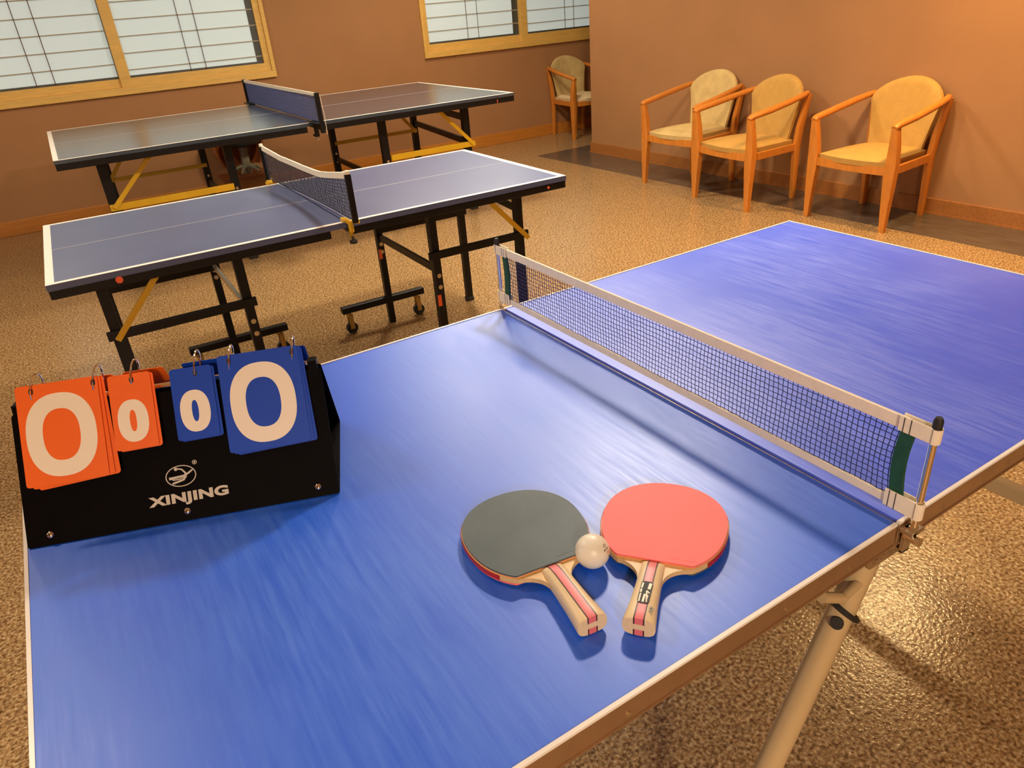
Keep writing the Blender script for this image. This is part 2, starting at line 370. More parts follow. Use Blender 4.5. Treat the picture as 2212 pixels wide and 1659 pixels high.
# ---------------------------------------------------------------- nets
def netting(bm, P, nu, nv, r, jit=0.):
    """P(u,v)->point, u across 0..1, v up 0..1; strands as thin square tubes"""
    J = {}
    def q(i, j):
        if (i, j) not in J:
            p = Vector(P(i/nu, j/nv)); J[(i, j)] = p+Vector((random.uniform(-jit, jit), random.uniform(-jit, jit), random.uniform(-jit, jit)))
        return J[(i, j)]
    for i in range(nu+1): sweep(bm, [q(i, j) for j in range(nv+1)], r, 4, cap=False)
    for j in range(nv+1): sweep(bm, [q(i, j) for i in range(nu+1)], r, 4, cap=False)

n1 = thing('table_tennis_net', 'white taped net with navy mesh and green webbing ends on the bright blue table', 'net', (.002, 0, 0))
YA, YB = -.432, .425
def net_pt(u, v):
    y = YA+(YB-YA)*u
    zb, zt = .740, .842
    bow = .006*math.sin(PI*v)   # ends draw in
    e = 0
    if u < .06: e = bow*(1-u/.06)
    if u > .94: e = -bow*(1-(1-u)/.06)
    return (0.0007*math.sin(u*23+v*5), y+e, zb+(zt-zb)*v)
b = B(); netting(b, net_pt, 116, 13, .00062, .0005); obj('netting', b, M['net_blue'], n1)
b = B(); box2(b, (-.0022, YA, .839), (.0022, YB, .855), .0008); obj('top_tape', b, M['tape'], n1)
b = B(); box2(b, (-.0018, YA, .735), (.0018, YB, .747), .0006); obj('bottom_tape', b, M['tape'], n1)
for sy in (-1, 1):
    yp = sy*.462; yi = sy*.432
    ends = B()
    pts = [];
    for k in range(9):
        v = k/8; y = yi+sy*(.004-.006*math.sin(PI*v))
        pts.append((0, y, .742+.110*v))
    ends = B()
    for k in range(8):
        bar(ends, pts[k], (pts[k+1][0], pts[k+1][1], pts[k+1][2]+.0006), .0036, .020)
    # the webbing is turned so that its width runs along the net
    ends.free(); ends = B()
    A = []
    for (x, y, z) in pts:
        A.append([ends.verts.new((dx, y+dy, z)) for dx, dy in ((-.0022, -.008), (.0022, -.008), (.0022, .008), (-.0022, .008))])
    for k in range(8):
        for j in range(4): ends.faces.new((A[k][j], A[k][(j+1) % 4], A[k+1][(j+1) % 4], A[k+1][j]))
    ends.faces.new(A[0][::-1]); ends.faces.new(A[8])
    obj('webbing', ends, M['green'], n1, label='green webbing at the net end')
    po = B(); sweep(po, [(0, yp, .712), (0, yp, .858)], .0042, 12); post = obj('post', po, M['chrome'], n1, smooth=True)
    po = B(); sweep(po, [(0, yp, .852), (0, yp, .866), (0, yp, .870)], [.0052, .0052, .0036], 12); obj('post_cap', po, M['rubber'], post, smooth=True)
    for z0, z1 in ((.838, .857), (.734, .757)):
        st = B(); 
        for sx in (-1, 1): box2(st, (sx*.0035, yp-sy*.001, z0), (sx*.0052, sy*.423, z1), .0004)
        sweep(st, [(.0062*math.cos(a), yp+sy*.0062*math.sin(a), (z0+z1)/2) for a in [PI*k/8 for k in range(9)]], (z1-z0)/2, 4, flat=(.08, 1.38), phase=PI/4)
        sp = obj('loop_strap', st, M['tape'], n1)
        st = B()
        for yy in (sy*.429, sy*.437):
            for sx in (-1, 1): box2(st, (sx*.0052, yy-.0004, z0), (sx*.0056, yy+.0004, z1))
        obj('stitching', st, M['rubber'], sp, label='dark stitching')
    cl = B()
    box2(cl, (-.006, sy*.449, Z1-.012), (.018, yp+sy*.004, Z1-.006), .001); box2(cl, (-.004, yp-.004, Z1-.014), (.004, yp+.004, Z1+.002), .001)
    box2(cl, (.0, sy*.4505, Z1-.045), (.014, sy*.456, Z1-.006), .001); box2(cl, (.0, sy*.42, Z1-.045), (.014, sy*.456, Z1-.041), .001)
    c = obj('clamp', cl, M['steel'], n1)
    cl = B(); cyl(cl, (.0, sy*.455, Z1-.016), (-.001, sy*.474, Z1-.016), .0050, 12); obj('screw', cl, M['chrome'], c, smooth=True)

# ---------------------------------------------------------------- scoreboard
ex = Vector((-.525+.898, .031-.169, 0)).normalized(); ang = math.atan2(ex.y, ex.x)
sb = thing('flip_scoreboard', 'black tent shaped flip scoreboard with orange and blue number cards on the blue table', 'scoreboard', (-.898, .169, Z1+.0012), ang)
SW = .398; ty, tz = .535, .845
def panel_mx(off=0.):   # (u, s, n) -> scoreboard local
    return Matrix(((1, 0, 0, 0), (0, ty, -tz, off*-tz), (0, tz, ty, off*ty), (0, 0, 0, 1)))
b = B(); prism(b, rrect(0, 0, SW, .1755, .004), -.0016, 0); fp = obj('front_panel', b, M['black_panel'], sb, matrix=panel_mx())
b = B(); box2(b, (0, .003, 0), (SW, .199, .0016)); obj('base_panel', b, M['black_panel'], sb)
b = B(); prism(b, rrect(0, 0, SW, .1755, .004), 0, .0016)
b.transform(Matrix(((1, 0, 0, 0), (0, -ty, -tz, .202), (0, tz, -ty, 0), (0, 0, 0, 1)))); bp_ = obj('back_panel', b, M['black_panel'], sb)
for x in (.004, SW-.016):
    b = B(); prism(b, [(.088, .138), (.114, .138), (.108, .160), (.094, .160)], x, x+.012)
    b.transform(Matrix(((0, 0, 1, 0), (1, 0, 0, 0), (0, 1, 0, 0), (0, 0, 0, 1)))); obj('rod_bracket', b, M['black_panel'], sb)
b = B(); sweep(b, [(.004, .101, .154), (SW-.004, .101, .154)], .0042, 14); obj('rod', b, M['chrome'], sb, smooth=True)
for u, s in ((.0285, .0135), (.199, .0125), (.3705, .0135)):
    b = B(); n = 14
    sweep(b, [(u, s, 0), (u, s, .0012), (u, s, .0026)], [.0048, .0044, .0022], n); sc = obj('screw', b, M['chrome'], sb, smooth=50, matrix=panel_mx())
    b = B(); box(b, (u, s, .0027), (.0044, .0009, .0004)); box(b, (u, s, .0027), (.0009, .0044, .0004)); obj('screw_slot', b, M['rubber'], sc, matrix=panel_mx())
# lettering
cu = bpy.data.curves.new('lettering', 'FONT'); cu.body = 'XINJING'; cu.size = .0215; cu.extrude = .00015; cu.offset = .0010; cu.space_character = 1.06
tmp = bpy.data.objects.new('lettering_tmp', cu); COL.objects.link(tmp); bpy.context.view_layer.update()
me = bpy.data.meshes.new_from_object(tmp.evaluated_get(bpy.context.evaluated_depsgraph_get()))
bpy.data.objects.remove(tmp); bpy.data.curves.remove(cu)
xs = [v.co.x for v in me.vertices]; ys = [v.co.y for v in me.vertices]
sx = .102/(max(xs)-min(xs)); sy_ = .0170/(max(ys)-min(ys))
me.transform(panel_mx() @ Matrix.Translation((.1525, .0212, .0004)) @ Matrix.Diagonal((sx, sy_, 1, 1)) @ Matrix.Translation((-min(xs), -min(ys), 0)))
me.materials.append(M['grey_print']); me.name = 'lettering'
o = bpy.data.objects.new('lettering', me); COL.objects.link(o); o.parent = fp; o['label'] = 'pale lettering XINJING'
# emblem
b = B(); cx, cy = .1972, .0600
annulus(b, sell(.0195, .0142, cx=cx, cy=cy), sell(.0183, .0130, cx=cx, cy=cy), .0001, .0005)
def E2(p): return [(cx+x*.0195, cy+y*.0142) for x, y in p]
ribbon(b, E2([(-.78, -.12), (-.3, -.08), (.2, -.02), (.55, .2), (.8, .42)]), [.0034, .0030, .0026, .0024, .0018], .0001, .0005)
ribbon(b, E2([(-.6, -.62), (-.2, -.5), (.15, -.38), (.32, -.1), (.3, .25), (.1, .6), (-.2, .72)]), [.0024, .0026, .0028, .0026, .0022, .0020, .0016], .0001, .00052)
ribbon(b, E2([(-.78, .0), (-.5, -.3), (-.1, -.28), (.2, -.15)]), [.0012, .0016, .0014, .001], .0001, .00051)
prism(b, sell(.0022, .0022, n=16, cx=cx-.0055, cy=cy+.0098), .0001, .0005)
obj('emblem', b, M['grey_print'], fp, matrix=panel_mx(), label='pale oval emblem with a stylised figure')
b = B(); annulus(b, sell(.0030, .0030, n=20, cx=.2165, cy=.0752), sell(.0022, .0022, n=20, cx=.2165, cy=.0752), .0001, .0004); prism(b, sell(.0012, .0014, n=12, cx=.2165, cy=.0752), .0001, .0004)
obj('registered_mark', b, M['grey_print'], fp, matrix=panel_mx())
def card_set(name, x0, x1, s0, s1, m, digit, holes, n):
    for k in range(n):
        off = .0185-.0042*k; b = B()
        dx = .0022*k; ds = -.0012*k; fan = (.03 if x0 < .05 else .015)*k
        prism(b, rrect(x0, s0, x1, s1, .004), 0, .0006)
        tilt = Matrix.Translation((dx, ds, 0)) @ Matrix.Translation(((x0+x1)/2, s1, 0)) @ Matrix.Rotation(-.012*k, 4, 'X') @ Matrix.Rotation(fan, 4, 'Z') @ Matrix.Translation((-(x0+x1)/2, -s1, 0))
        c = obj('card', b, m, sb, matrix=panel_mx(off) @ tilt, label=name if k == 0 else None)
        if k == 0:
            b = B(); (cx, cy, a, h, ia, ih, e) = digit
            annulus(b, sell(a, h, e, cx=cx, cy=cy), sell(ia, ih, e, cx=cx, cy=cy), .0006, .0009)
            obj('digit', b, M['cream'], c, matrix=panel_mx(off), label='cream printed figure 0')
            for hx in holes:
                b = B(); prism(b, sell(.0028, .0042, 2.6, 16, cx=hx, cy=s1-.0085), .0006, .0008)
                obj('punched_hole', b, M['rubber'], c, matrix=panel_mx(off))
    # one card of the set flipped over to the back
    b = B(); prism(b, rrect(x0, 0, x1, s1-s0, .004), 0, .0006)
    b.transform(Matrix.Translation((0, .128, .170)) @ Matrix(((1, 0, 0, .006), (0, ty, tz, 0), (0, -tz, ty, 0), (0, 0, 0, 1))))
    obj('card', b, m, sb)
    for hx in holes:
        b = B(); pts = []
        for k in range(26):
            a = 2*PI*k/26; pts.append((hx+.0035*math.sin(a), .107+.0215*math.cos(a), .1735+.0205*math.sin(a)))
        sweep(b, pts, .0012, 8, closed=True); obj('ring', b, M['chrome'], sb, smooth=True)
card_set('large orange score card', .017, .117, .0765, .2075, M['orange'], (.0665, .139, .0425, .054, .0225, .0335, 2.35), (.036, .1115), 3)
card_set('small orange score card', .129, .182, .1045, .2035, M['orange'], (.1545, .1415, .0190, .0278, .0042, .0142, 2.3), (.1585,), 2)
card_set('small blue score card', .206, .2595, .1045, .2000, M['bluecard'], (.2325, .1415, .0190, .0278, .0042, .0142, 2.3), (.2385,), 2)
card_set('large blue score card', .2680, .3735, .0775, .2085, M['bluecard'], (.3200, .139, .0425, .054, .0225, .0335, 2.35), (.2830, .3655), 3)

# ---------------------------------------------------------------- bats and ball
def head(y0cut, grow=0.):
    R_ = []
    a, bu, bl = .0745+grow, .0755+grow, .0905+grow
    for k in range(41):   # right side going from the cut up over the top and down
        t = -PI/2+PI*k/40
        y = (bu if t > 0 else bl)*math.copysign(abs(math.sin(t))**(2/2.15), math.sin(t))
        x = a*abs(math.cos(t))**(2/2.15)
        if y >= y0cut: R_.append((x, y))
    def wcut(): 
        q = abs(y0cut)/bl; return a*(1-q**2.15)**(1/2.15)
    R_ = [(wcut(), y0cut)]+R_
    return R_
def bat(name, label, loc, axis, rub_top, rub_bot, badge):
    """axis = direction from handle end to head tip; local +Y is that direction"""
    rz = math.atan2(axis[1], axis[0])-PI/2
    t = thing(name, label, 'table tennis bat', loc, rz, 'two bats lying on the blue table')
    t.rotation_euler = (-.0195, 0, rz)
    hr = head(-.078)
    neck = [(hr[0][0], hr[0][1])]
    w0 = hr[0][0]
    for k in range(1, 11):
        u = k/10; neck.append((.0132+(w0-.0132)*(1-math.sin(u*PI/2))**1.25, -.078-.034*u**1.5))
    right = neck[::-1]+hr[1:]
    right = [(.0132, -.168)]+right
    outline = right+[(-x, y) for x, y in right[::-1] if abs(x) > 1e-5]
    b = B(); prism(b, outline, -.003, .003); bl = obj('blade', b, M['ply'], t)
    hd = head(-.0755, -.0010); ol = hd+[(-x, y) for x, y in hd[::-1] if abs(x) > 1e-5]
    for z0, z1, zs, m in ((.003, .0046, .0068, rub_top), (-.003, -.0046, -.0068, rub_bot)):
        b = B(); prism(b, ol, z0, z1); obj('sponge', b, M['sponge'], t)
        b = B(); prism(b, ol, z1, zs); obj('rubber', b, m, t)
    # red edge tape around the head
    hr2 = [p for p in head(-.062, .0003)]
    path = [p for p in hr2]+[(-x, y) for x, y in hr2[::-1] if abs(x) > 1e-5]
    b = B(); V = []
    for x, y in path: V.append([b.verts.new((x*s, y*s, z)) for s, z in ((1., -.0032), (1.006, -.0032), (1.006, .0032), (1., .0032))])
    for i in range(len(V)-1):
        for j in range(4): b.faces.new((V[i][j], V[i][(j+1) % 4], V[i+1][(j+1) % 4], V[i+1][j]))
    b.faces.new(V[0]); b.faces.new(V[-1][::-1])
    obj('edge_tape', b, M['edge'], t, label='dark red tape round the blade edge')
    # flared handle
    b = B(); rings = []
    for y, hw, hz in ((-.0755, .0130, .0038), (-.079, .0132, .0068), (-.086, .0132, .0098), (-.096, .0133, .0112), (-.115, .0136, .0116), (-.140, .0147, .0117), (-.160, .0163, .0118), (-.170, .0172, .0118), (-.1720, .0168, .0113)):
        rings.append([b.verts.new((x, y, z)) for x, z in sell(hw, hz, 3.0, 28)])
    for i in range(len(rings)-1):
        for k in range(28): b.faces.new((rings[i][k], rings[i][(k+1) % 28], rings[i+1][(k+1) % 28], rings[i+1][k]))
    b.faces.new(rings[0]); b.faces.new(rings[-1][::-1])
    hn = obj('handle', b, M['handle'], t, smooth=35)
    if badge:
        b = B(); prism(b, rrect(-.0062, -.150, .0062, -.117, .004), .0112, .0121); bg = obj('badge', b, M['rubber'], hn, label='black oval badge with pale lettering')
        b = B()
        for (p, w) in (([(.0036, -.1195), (.0030, -.1285)], .0032), ([(-.0042, -.1200), (-.0046, -.1280)], .0018), ([(-.0046, -.1295), (-.0046, -.1345)], .0018), ([(-.0044, -.136), (-.0044, -.148)], .0015),
                       ([(.0046, -.1345), (.0012, -.1310)], .0014), ([(.0012, -.1315), (.0034, -.1475)], .0015), ([(.0, -.1365), (-.0004, -.148)], .0022), ([(.0034, -.1375), (.003, -.147)], .0012)):
            ribbon(b, p, w, .0121, .0123)
        obj('badge_print', b, M['cream'], bg)
        b = B(); annulus(b, sell(.0026, .0022, n=18, cx=.0098, cy=-.1545), sell(.0012, .0009, n=18, cx=.0098, cy=-.1545), .0112, .0117)
        ribbon(b, [(.0078, -.159), (.0115, -.1595)], .0012, .0112, .0117); ribbon(b, [(.0100, -.1575), (.0104, -.162)], .0012, .0112, .0117)
        obj('stamp', b, M['greypole'], hn, label='small grey printed stamp')
    # faint embossed line above the rubber cut
    b = B()
    for k in range(9): box(b, (.012+.0036*k*(1 if k < 5 else 1.05), -.0675, .00685), (.0022, .0016+.0008*(k % 3), .0003))
    obj('moulded_mark', b, rub_top, t)
    return t
# resting height: handle underside and head tip touch the table
ZT = Z1+.0003
bat('table_tennis_bat', 'black rubber bat lying left of the white ball on the blue table', (-.3725, -.198, ZT+.0086), (.150, .9887), M['blackrub'], M['redrub'], False)
bat('table_tennis_bat', 'red rubber bat lying right of the white ball on the blue table', (-.2290, -.2900, ZT+.0086), (.780, .626), M['redrub'], M['blackrub'], True)
ball = thing('table_tennis_ball', 'small cream white ball lying between the black bat and the red bat', 'ball', (-.3355, -.2870, Z1+.0200))
b = B(); bmesh.ops.create_uvsphere(b, u_segments=48, v_segments=24, radius=.0198); obj('ball_shell', b, M['ball'], ball, smooth=180)
def on_ball(bm, right, up, s=.0199):   # wrap a flat mark (mm scale xy) on the sphere around direction
    n = right.cross(up).normalized()
    for v in bm.verts:
        p = n+right*(v.co.x/.0198)+up*(v.co.y/.0198); v.co = p.normalized()*(s+v.co.z)
cam_dir = Vector((-.717+.3355, -.798+.287, 1.3-.74)).normalized()
rt = Vector((.86, -.5, 0)).normalized(); upv = rt.cross(cam_dir).normalized()*-1
upv = cam_dir.cross(rt).normalized()
nn = (cam_dir*.62+rt*.76+upv*.06).normalized(); r2 = Vector((0, 0, 1)).cross(nn).normalized(); u2 = nn.cross(r2)
for nm, mtl, sh in (('ball_print', M['greypole'], [('a', .0, .0045), ('r', -.0035, .0005), ('r', .0012, .0)]), ('ball_print', M['brass'], [('a', .0, -.0045)]), ('ball_print', M['rubber'], [('r', .0, -.0105)])):
    b = B()
    for kd, x, y in sh:
        if kd == 'a': annulus(b, sell(.0024, .0021, n=18, cx=x, cy=y), sell(.0016, .0013, n=18, cx=x, cy=y), 0, .0001)
        else: prism(b, rrect(x-.0018, y-.0008, x+.0018, y+.0008, .0003), 0, .0001)
    on_ball(b, r2, u2); obj(nm, b, mtl, ball)

# ---------------------------------------------------------------- charcoal table in the middle and far table
def top_half(t, x0, x1, W, Z, m, end, thick=.018, lw=.018, cl=True):
    b = B(); box2(b, (x0, -W/2, Z-thick), (x1, W/2, Z)); p = obj('table_top', b, m, t)
    b = B(); e = .0006
    for sy in (-1, 1): box2(b, (x0, sy*W/2, Z), (x1, sy*(W/2-lw), Z+e))
    xe = x0 if end < 0 else x1; box2(b, (xe, -W/2+lw, Z), (xe-end*lw*1.25, W/2-lw, Z+e))
    obj('edge_line', b, M['white_edge'], p, label='white painted edge line')
    if cl:
        b = B(); box2(b, (x0 if end > 0 else x0+lw*1.25, -.0024, Z), (x1 if end < 0 else x1-lw*1.25, .0024, Z+e)); obj('centre_line', b, M['greycl'], p, label='thin pale centre line')
    return p
M['greycl'] = mat('pale_centre_line', (.36, .38, .48), .4, var=.02)
def apron(t, x0, x1, W, z0, z1, th):
    b = B()
    for sy in (-1, 1): box2(b, (x0, sy*(W/2-.001), z0), (x1, sy*(W/2-.001-th), z1), .002)
    for x in (x0, x1-th): box2(b, (x, -W/2+.001+th, z0), (x+th, W/2-.001-th, z1), .002)
    return obj('apron', b, M['black'], t)
def caster(par, x, y, ztop):
    r = .026
    b = B(); sweep(b, [(x, y, ztop+.002), (x, y, ztop-.014)], [.015, .011], 14); box2(b, (x-.004, y-.016, r-.002), (x+.016, y-.012, ztop-.008)); box2(b, (x-.004, y+.012, r-.002), (x+.016, y+.016, ztop-.008))
    box2(b, (x-.006, y-.016, ztop-.013), (x+.016, y+.016, ztop-.009))
    c = obj('caster', b, M['brass'], par)
    b = B(); cyl(b, (x+.006, y-.010, r), (x+.006, y+.010, r), r, 20); obj('wheel', b, M['rubber'], c, smooth=True)
def leg(t, x, y, zt, w, foot=True, bolts=(), side=-1):
    b = B(); box2(b, (x-w/2, y-w/2, 0.018 if foot else 0), (x+w/2, y+w/2, zt), .002); l = obj('leg', b, M['black'], t)
    if foot: b = B(); box2(b, (x-w/2-.003, y-w/2-.003, 0), (x+w/2+.003, y+w/2+.003, .020), .003); obj('rubber_foot', b, M['rubber'], l)
    for z in bolts:
        b = B(); cyl(b, (x, y+side*w/2, z), (x, y+side*(w/2+.004), z), .0085, 14); obj('bolt', b, M['steel'], l, smooth=True)
    return l
def bpart(name, t, p0, p1, w, h, m, **k):
    b = B(); bar(b, p0, p1, w, h, .0015); return obj(name, b, m, t, **k)

Z2, L2, W2 = .6985, 1.741, .8305
t2 = thing('table_tennis_table', 'charcoal blue table tennis table with white edges, sagging net and black legs in the middle', 'table', (.0391, 1.9008, 0), -.0246)
top_half(t2, -L2/2, -.003, W2, Z2, M['char'], -1); top_half(t2, .003, L2/2, W2, Z2, M['char'], 1)
apron(t2, -L2/2+.002, -.056, W2, Z2-.044, Z2-.018, .022); apron(t2, .012, L2/2-.002, W2, Z2-.044, Z2-.018, .022)
w = .030
leg(t2, -.745, -.33, Z2-.03, w); leg(t2, -.745, .33, Z2-.03, w); leg(t2, .697, -.33, Z2-.03, w); leg(t2, .772, .33, Z2-.03, w)
leg(t2, -.350, -.33, Z2-.03, w, False, (.489, .424, .38)); leg(t2, .333, -.33, Z2-.03, w, False, (.489, .414, .37))
leg(t2, -.352, .33, Z2-.03, w*.95, False, (.43, .40)); leg(t2, .358, .33, Z2-.03, w*.95, False, (.38, .345))
for x0, x1, y in ((-.530, -.122, .33), (.128, .532, .33), (-.530, -.122, -.33), (.128, .532, -.33)):
    b = B(); box2(b, (x0, y-.016, .100), (x1, y+.016, .130), .003); cb = obj('caster_bar', b, M['black'], t2)
    caster(cb, x0+.028, y, .100); caster(cb, x1-.040, y, .100)
bpart('side_rail', t2, (-.772, -.352, .492), (-.325, -.352, .492), .014, .028, M['black']); bpart('side_rail', t2, (.300, -.352, .495), (.725, -.352, .495), .014, .028, M['black'])
bpart('side_rail', t2, (-.77, .308, .445), (-.33, .308, .445), .014, .028, M['black']); bpart('side_rail', t2, (.34, .308, .445), (.79, .308, .445), .014, .028, M['black'])
bpart('tie_bar', t2, (.345, -.31, .425), (.358, .31, .412), .012, .030, M['black']); bpart('tie_bar', t2, (-.350, -.31, .455), (-.352, .31, .455), .012, .022, M['steel'], label='tie bar between the inner legs, lit sheen put into its grey colour')  # left tie is black painted; its lit sheen is put into the grey
bpart('tie_bar', t2, (.700, -.315, .590), (.770, .315, .590), .012, .026, M['black']); bpart('tie_bar', t2, (-.745, -.315, .590), (-.745, .315, .590), .012, .026, M['black'])
bpart('brace', t2, (-.572, -.362, .668), (-.748, -.362, .478), .006, .018, M['yellow'], label='yellow steel brace')
bpart('brace', t2, (.545, -.362, .668), (.722, -.362, .478), .006, .018, M['yellow'], label='yellow steel brace')
for p, r in (((-.690, -.4155, .672), .010), ((.79, -.4155, .668), .005)):
    b = B(); cyl(b, (p[0], p[1]+.001, p[2]), (p[0], p[1]-.0008, p[2]), r, 16); obj('sticker', b, M['sticker'], t2)
for p in ((.333, -.346, .318), (.358, .315, .335)):
    b = B(); box2(b, (p[0]-.016, p[1]-.001, p[2]-.022), (p[0]-.002, p[1]+.001, p[2]+.022)); obj('sticker', b, M['sticker'], t2)

n2 = thing('table_tennis_net', 'sagging net with cream tape and yellow clamps on the charcoal blue table', 'net', (.0391, 1.9008, 0), -.0246)
YN, YF = -.452, .515
def top2(y):   # height of the sagging tape top
    pts = ((-.452, .861), (-.34, .846), (-.229, .831), (-.16, .823), (-.10, .820), (.04, .819), (.30, .824), (.515, .842))
    for (a, za), (c, zc) in zip(pts, pts[1:]):
        if a <= y <= c: return za+(zc-za)*(y-a)/(c-a)
    return pts[-1][1]
def xo(y): return .020-.040*(y-YN)/(YF-YN) + .012*math.sin(PI*(y-YN)/(YF-YN))
def p2(u, v):
    y = YN+(YF-YN)*u; return (xo(y), y, .706+(top2(y)-.015-.706)*v)
b = B(); netting(b, p2, 84, 11, .0012, .0006); obj('netting', b, M['net_dark'], n2)
b = B(); V = []
for k in range(41):
    y = YN+(YF-YN)*k/40; z = top2(y)
    V.append([b.verts.new((xo(y)+dx, y, z+dz)) for dx, dz in ((-.003, 0), (.003, 0), (.003, -.020), (-.003, -.020))])
for i in range(40):
    for j in range(4): b.faces.new((V[i][j], V[i][(j+1) % 4], V[i+1][(j+1) % 4], V[i+1][j]))
b.faces.new(V[0]); b.faces.new(V[-1][::-1]); obj('top_tape', b, M['tape'], n2)
b = B(); sweep(b, [p2(k/20, 0) for k in range(21)], .0026, 6); obj('bottom_cord', b, M['net_dark'], n2)
for sy, y, zt in ((-1, YN, .866), (1, YF, .848)):
    x = xo(y)
    b = B(); box2(b, (x-.010, y-.006, .700), (x+.010, y+.006, zt-.012), .002); ps = obj('post', b, M['black'], n2)
    b = B(); box2(b, (x-.007, y-.007, zt-.012), (x+.007, y+.007, zt), .002); obj('post_cap', b, M['tape'], ps)
    ye = sy*W2/2
    b = B(); sweep(b, [(x-.030, ye-sy*.006, Z2+.010), (x-.022, ye+sy*.012, Z2+.010), (x-.012, ye+sy*.017, Z2-.002), (x-.012, ye+sy*.017, Z2-.030)], .0085, 8)
    sweep(b, [(x-.012, ye+sy*.014, Z2+.002), (x+.012, y, Z2+.003)], .006, 8)
    sweep(b, [(x-.012, ye+sy*.017, Z2-.030), (x-.010, ye-sy*.004, Z2-.050)], .006, 8)
    c = obj('clamp', b, M['yellow'], n2, smooth=True, label='yellow net clamp')
    b = B(); cyl(b, (x-.010, ye+sy*.012, Z2-.047), (x-.010, ye+sy*.012, Z2-.064), .004, 8); cyl(b, (x-.010, ye+sy*.012, Z2-.060), (x-.010, ye+sy*.012, Z2-.069), .013, 12); obj('knob', b, M['rubber'], c, smooth=True)

Z3, L3, W3 = .7497, 2.74, 1.525
t3 = thing('table_tennis_table', 'dark slate table tennis table with black frame and yellow rails below the left window', 'table', (.6645, 4.3765, 0), -.0165)
top_half(t3, -L3/2, -.004, W3, Z3, M['dark'], -1, lw=.02); top_half(t3, .004, L3/2, W3, Z3, M['dark'], 1, lw=.02)
apron(t3, -L3/2+.002, -.055, W3, Z3-.052, Z3-.018, .03); apron(t3, .03, L3/2-.002, W3, Z3-.052, Z3-.018, .03)
w = .045
leg(t3, -1.160, -.6, Z3-.03, w*1.15); leg(t3, 1.065, -.6, Z3-.03, w); leg(t3, 1.208, .6, Z3-.03, w); leg(t3, -1.10, .6, Z3-.03, w)
leg(t3, -.500, -.6, Z3-.03, w, True, (.435,)); leg(t3, .466, -.6, Z3-.03, w, True, (.43,)); leg(t3, -.467, .6, Z3-.03, w, True, (.33, .27)); leg(t3, .508, .6, Z3-.03, w, True, (.33, .27))
for y, z, xl, xr in ((-.6, .449, ((-1.185, -.515)), (.49, 1.11)), (.6, .408, (-1.11, -.46), (.51, 1.215))):
    for xs_ in (xl, xr):
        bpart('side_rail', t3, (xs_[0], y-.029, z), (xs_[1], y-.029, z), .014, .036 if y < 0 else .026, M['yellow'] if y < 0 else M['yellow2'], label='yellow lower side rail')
bpart('brace', t3, (-.90, -.64, .705), (-1.165, -.64, .448), .008, .024, M['yellow'], label='yellow steel brace'); bpart('brace', t3, (.845, -.64, .705), (1.105, -.64, .438), .008, .024, M['yellow'], label='yellow steel brace')
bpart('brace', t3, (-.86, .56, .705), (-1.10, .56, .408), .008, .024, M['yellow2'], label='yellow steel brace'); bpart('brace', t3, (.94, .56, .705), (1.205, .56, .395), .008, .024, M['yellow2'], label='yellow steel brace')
bpart('tie_bar', t3, (1.065, -.57, .465), (1.208, .57, .465), .02, .04, M['black']); bpart('tie_bar', t3, (1.065, -.57, .62), (1.208, .57, .62), .02, .04, M['black'])
bpart('tie_bar', t3, (.466, -.57, .29), (.508, .57, .29), .02, .036, M['black']); bpart('tie_bar', t3, (-.500, -.57, .29), (-.467, .57, .29), .02, .036, M['black'])
b = B(); box2(b, (1.235, -.7632, .70), (1.239, -.761, .722)); obj('sticker', b, M['sticker'], t3)
n3 = thing('table_tennis_net', 'taut blue grey net with white tape on the farthest dark table', 'net', (.6645, 4.3765, 0), -.0165)
def p3(u, v): return (-.004+.008*u, -.875+1.76*u, .762+.135*v)
b = B(); netting(b, p3, 150, 12, .0015, .0006); obj('netting', b, M['net_navy'], n3)
b = B(); box2(b, (-.003, -.875, .895), (.003, .885, .916), .001); obj('top_tape', b, M['tape'], n3)
b = B(); box2(b, (-.002, -.875, .756), (.002, .885, .764)); obj('bottom_tape', b, M['net_navy'], n3)
for sy, y in ((-1, -.880), (1, .890)):
    b = B(); box2(b, (-.013, y-.008, .700), (.013, y+.008, .918), .002); ps = obj('post', b, M['black'], n3)
    b = B(); sweep(b, [(.017, y+sy*.004, .905), (.024, y, .80), (.022, y, .69)], .0016, 6); obj('cord', b, M['tape'], ps)
    ye = sy*W3/2
    b = B(); box2(b, (-.035, ye-sy*.03, Z3+.001), (.013, y+sy*.008, Z3+.009), .002); box2(b, (-.02, ye+sy*.004, Z3-.075), (.006, ye+sy*.02, Z3+.002), .003); box2(b, (-.02, ye+sy*.02, Z3-.01), (.006, y, Z3+.004), .002)
    box2(b, (-.02, ye-sy*.03, Z3-.080), (.006, ye+sy*.02, Z3-.068), .002)
    c = obj('clamp', b, M['black'], n3)
    b = B(); cyl(b, (-.004, ye-sy*.0, Z3-.098), (-.004, ye, Z3-.066), .005, 8); cyl(b, (-.004, ye, Z3-.1), (-.004, ye, Z3-.094), .014, 10); obj('screw', b, M['steel'], c, smooth=True)

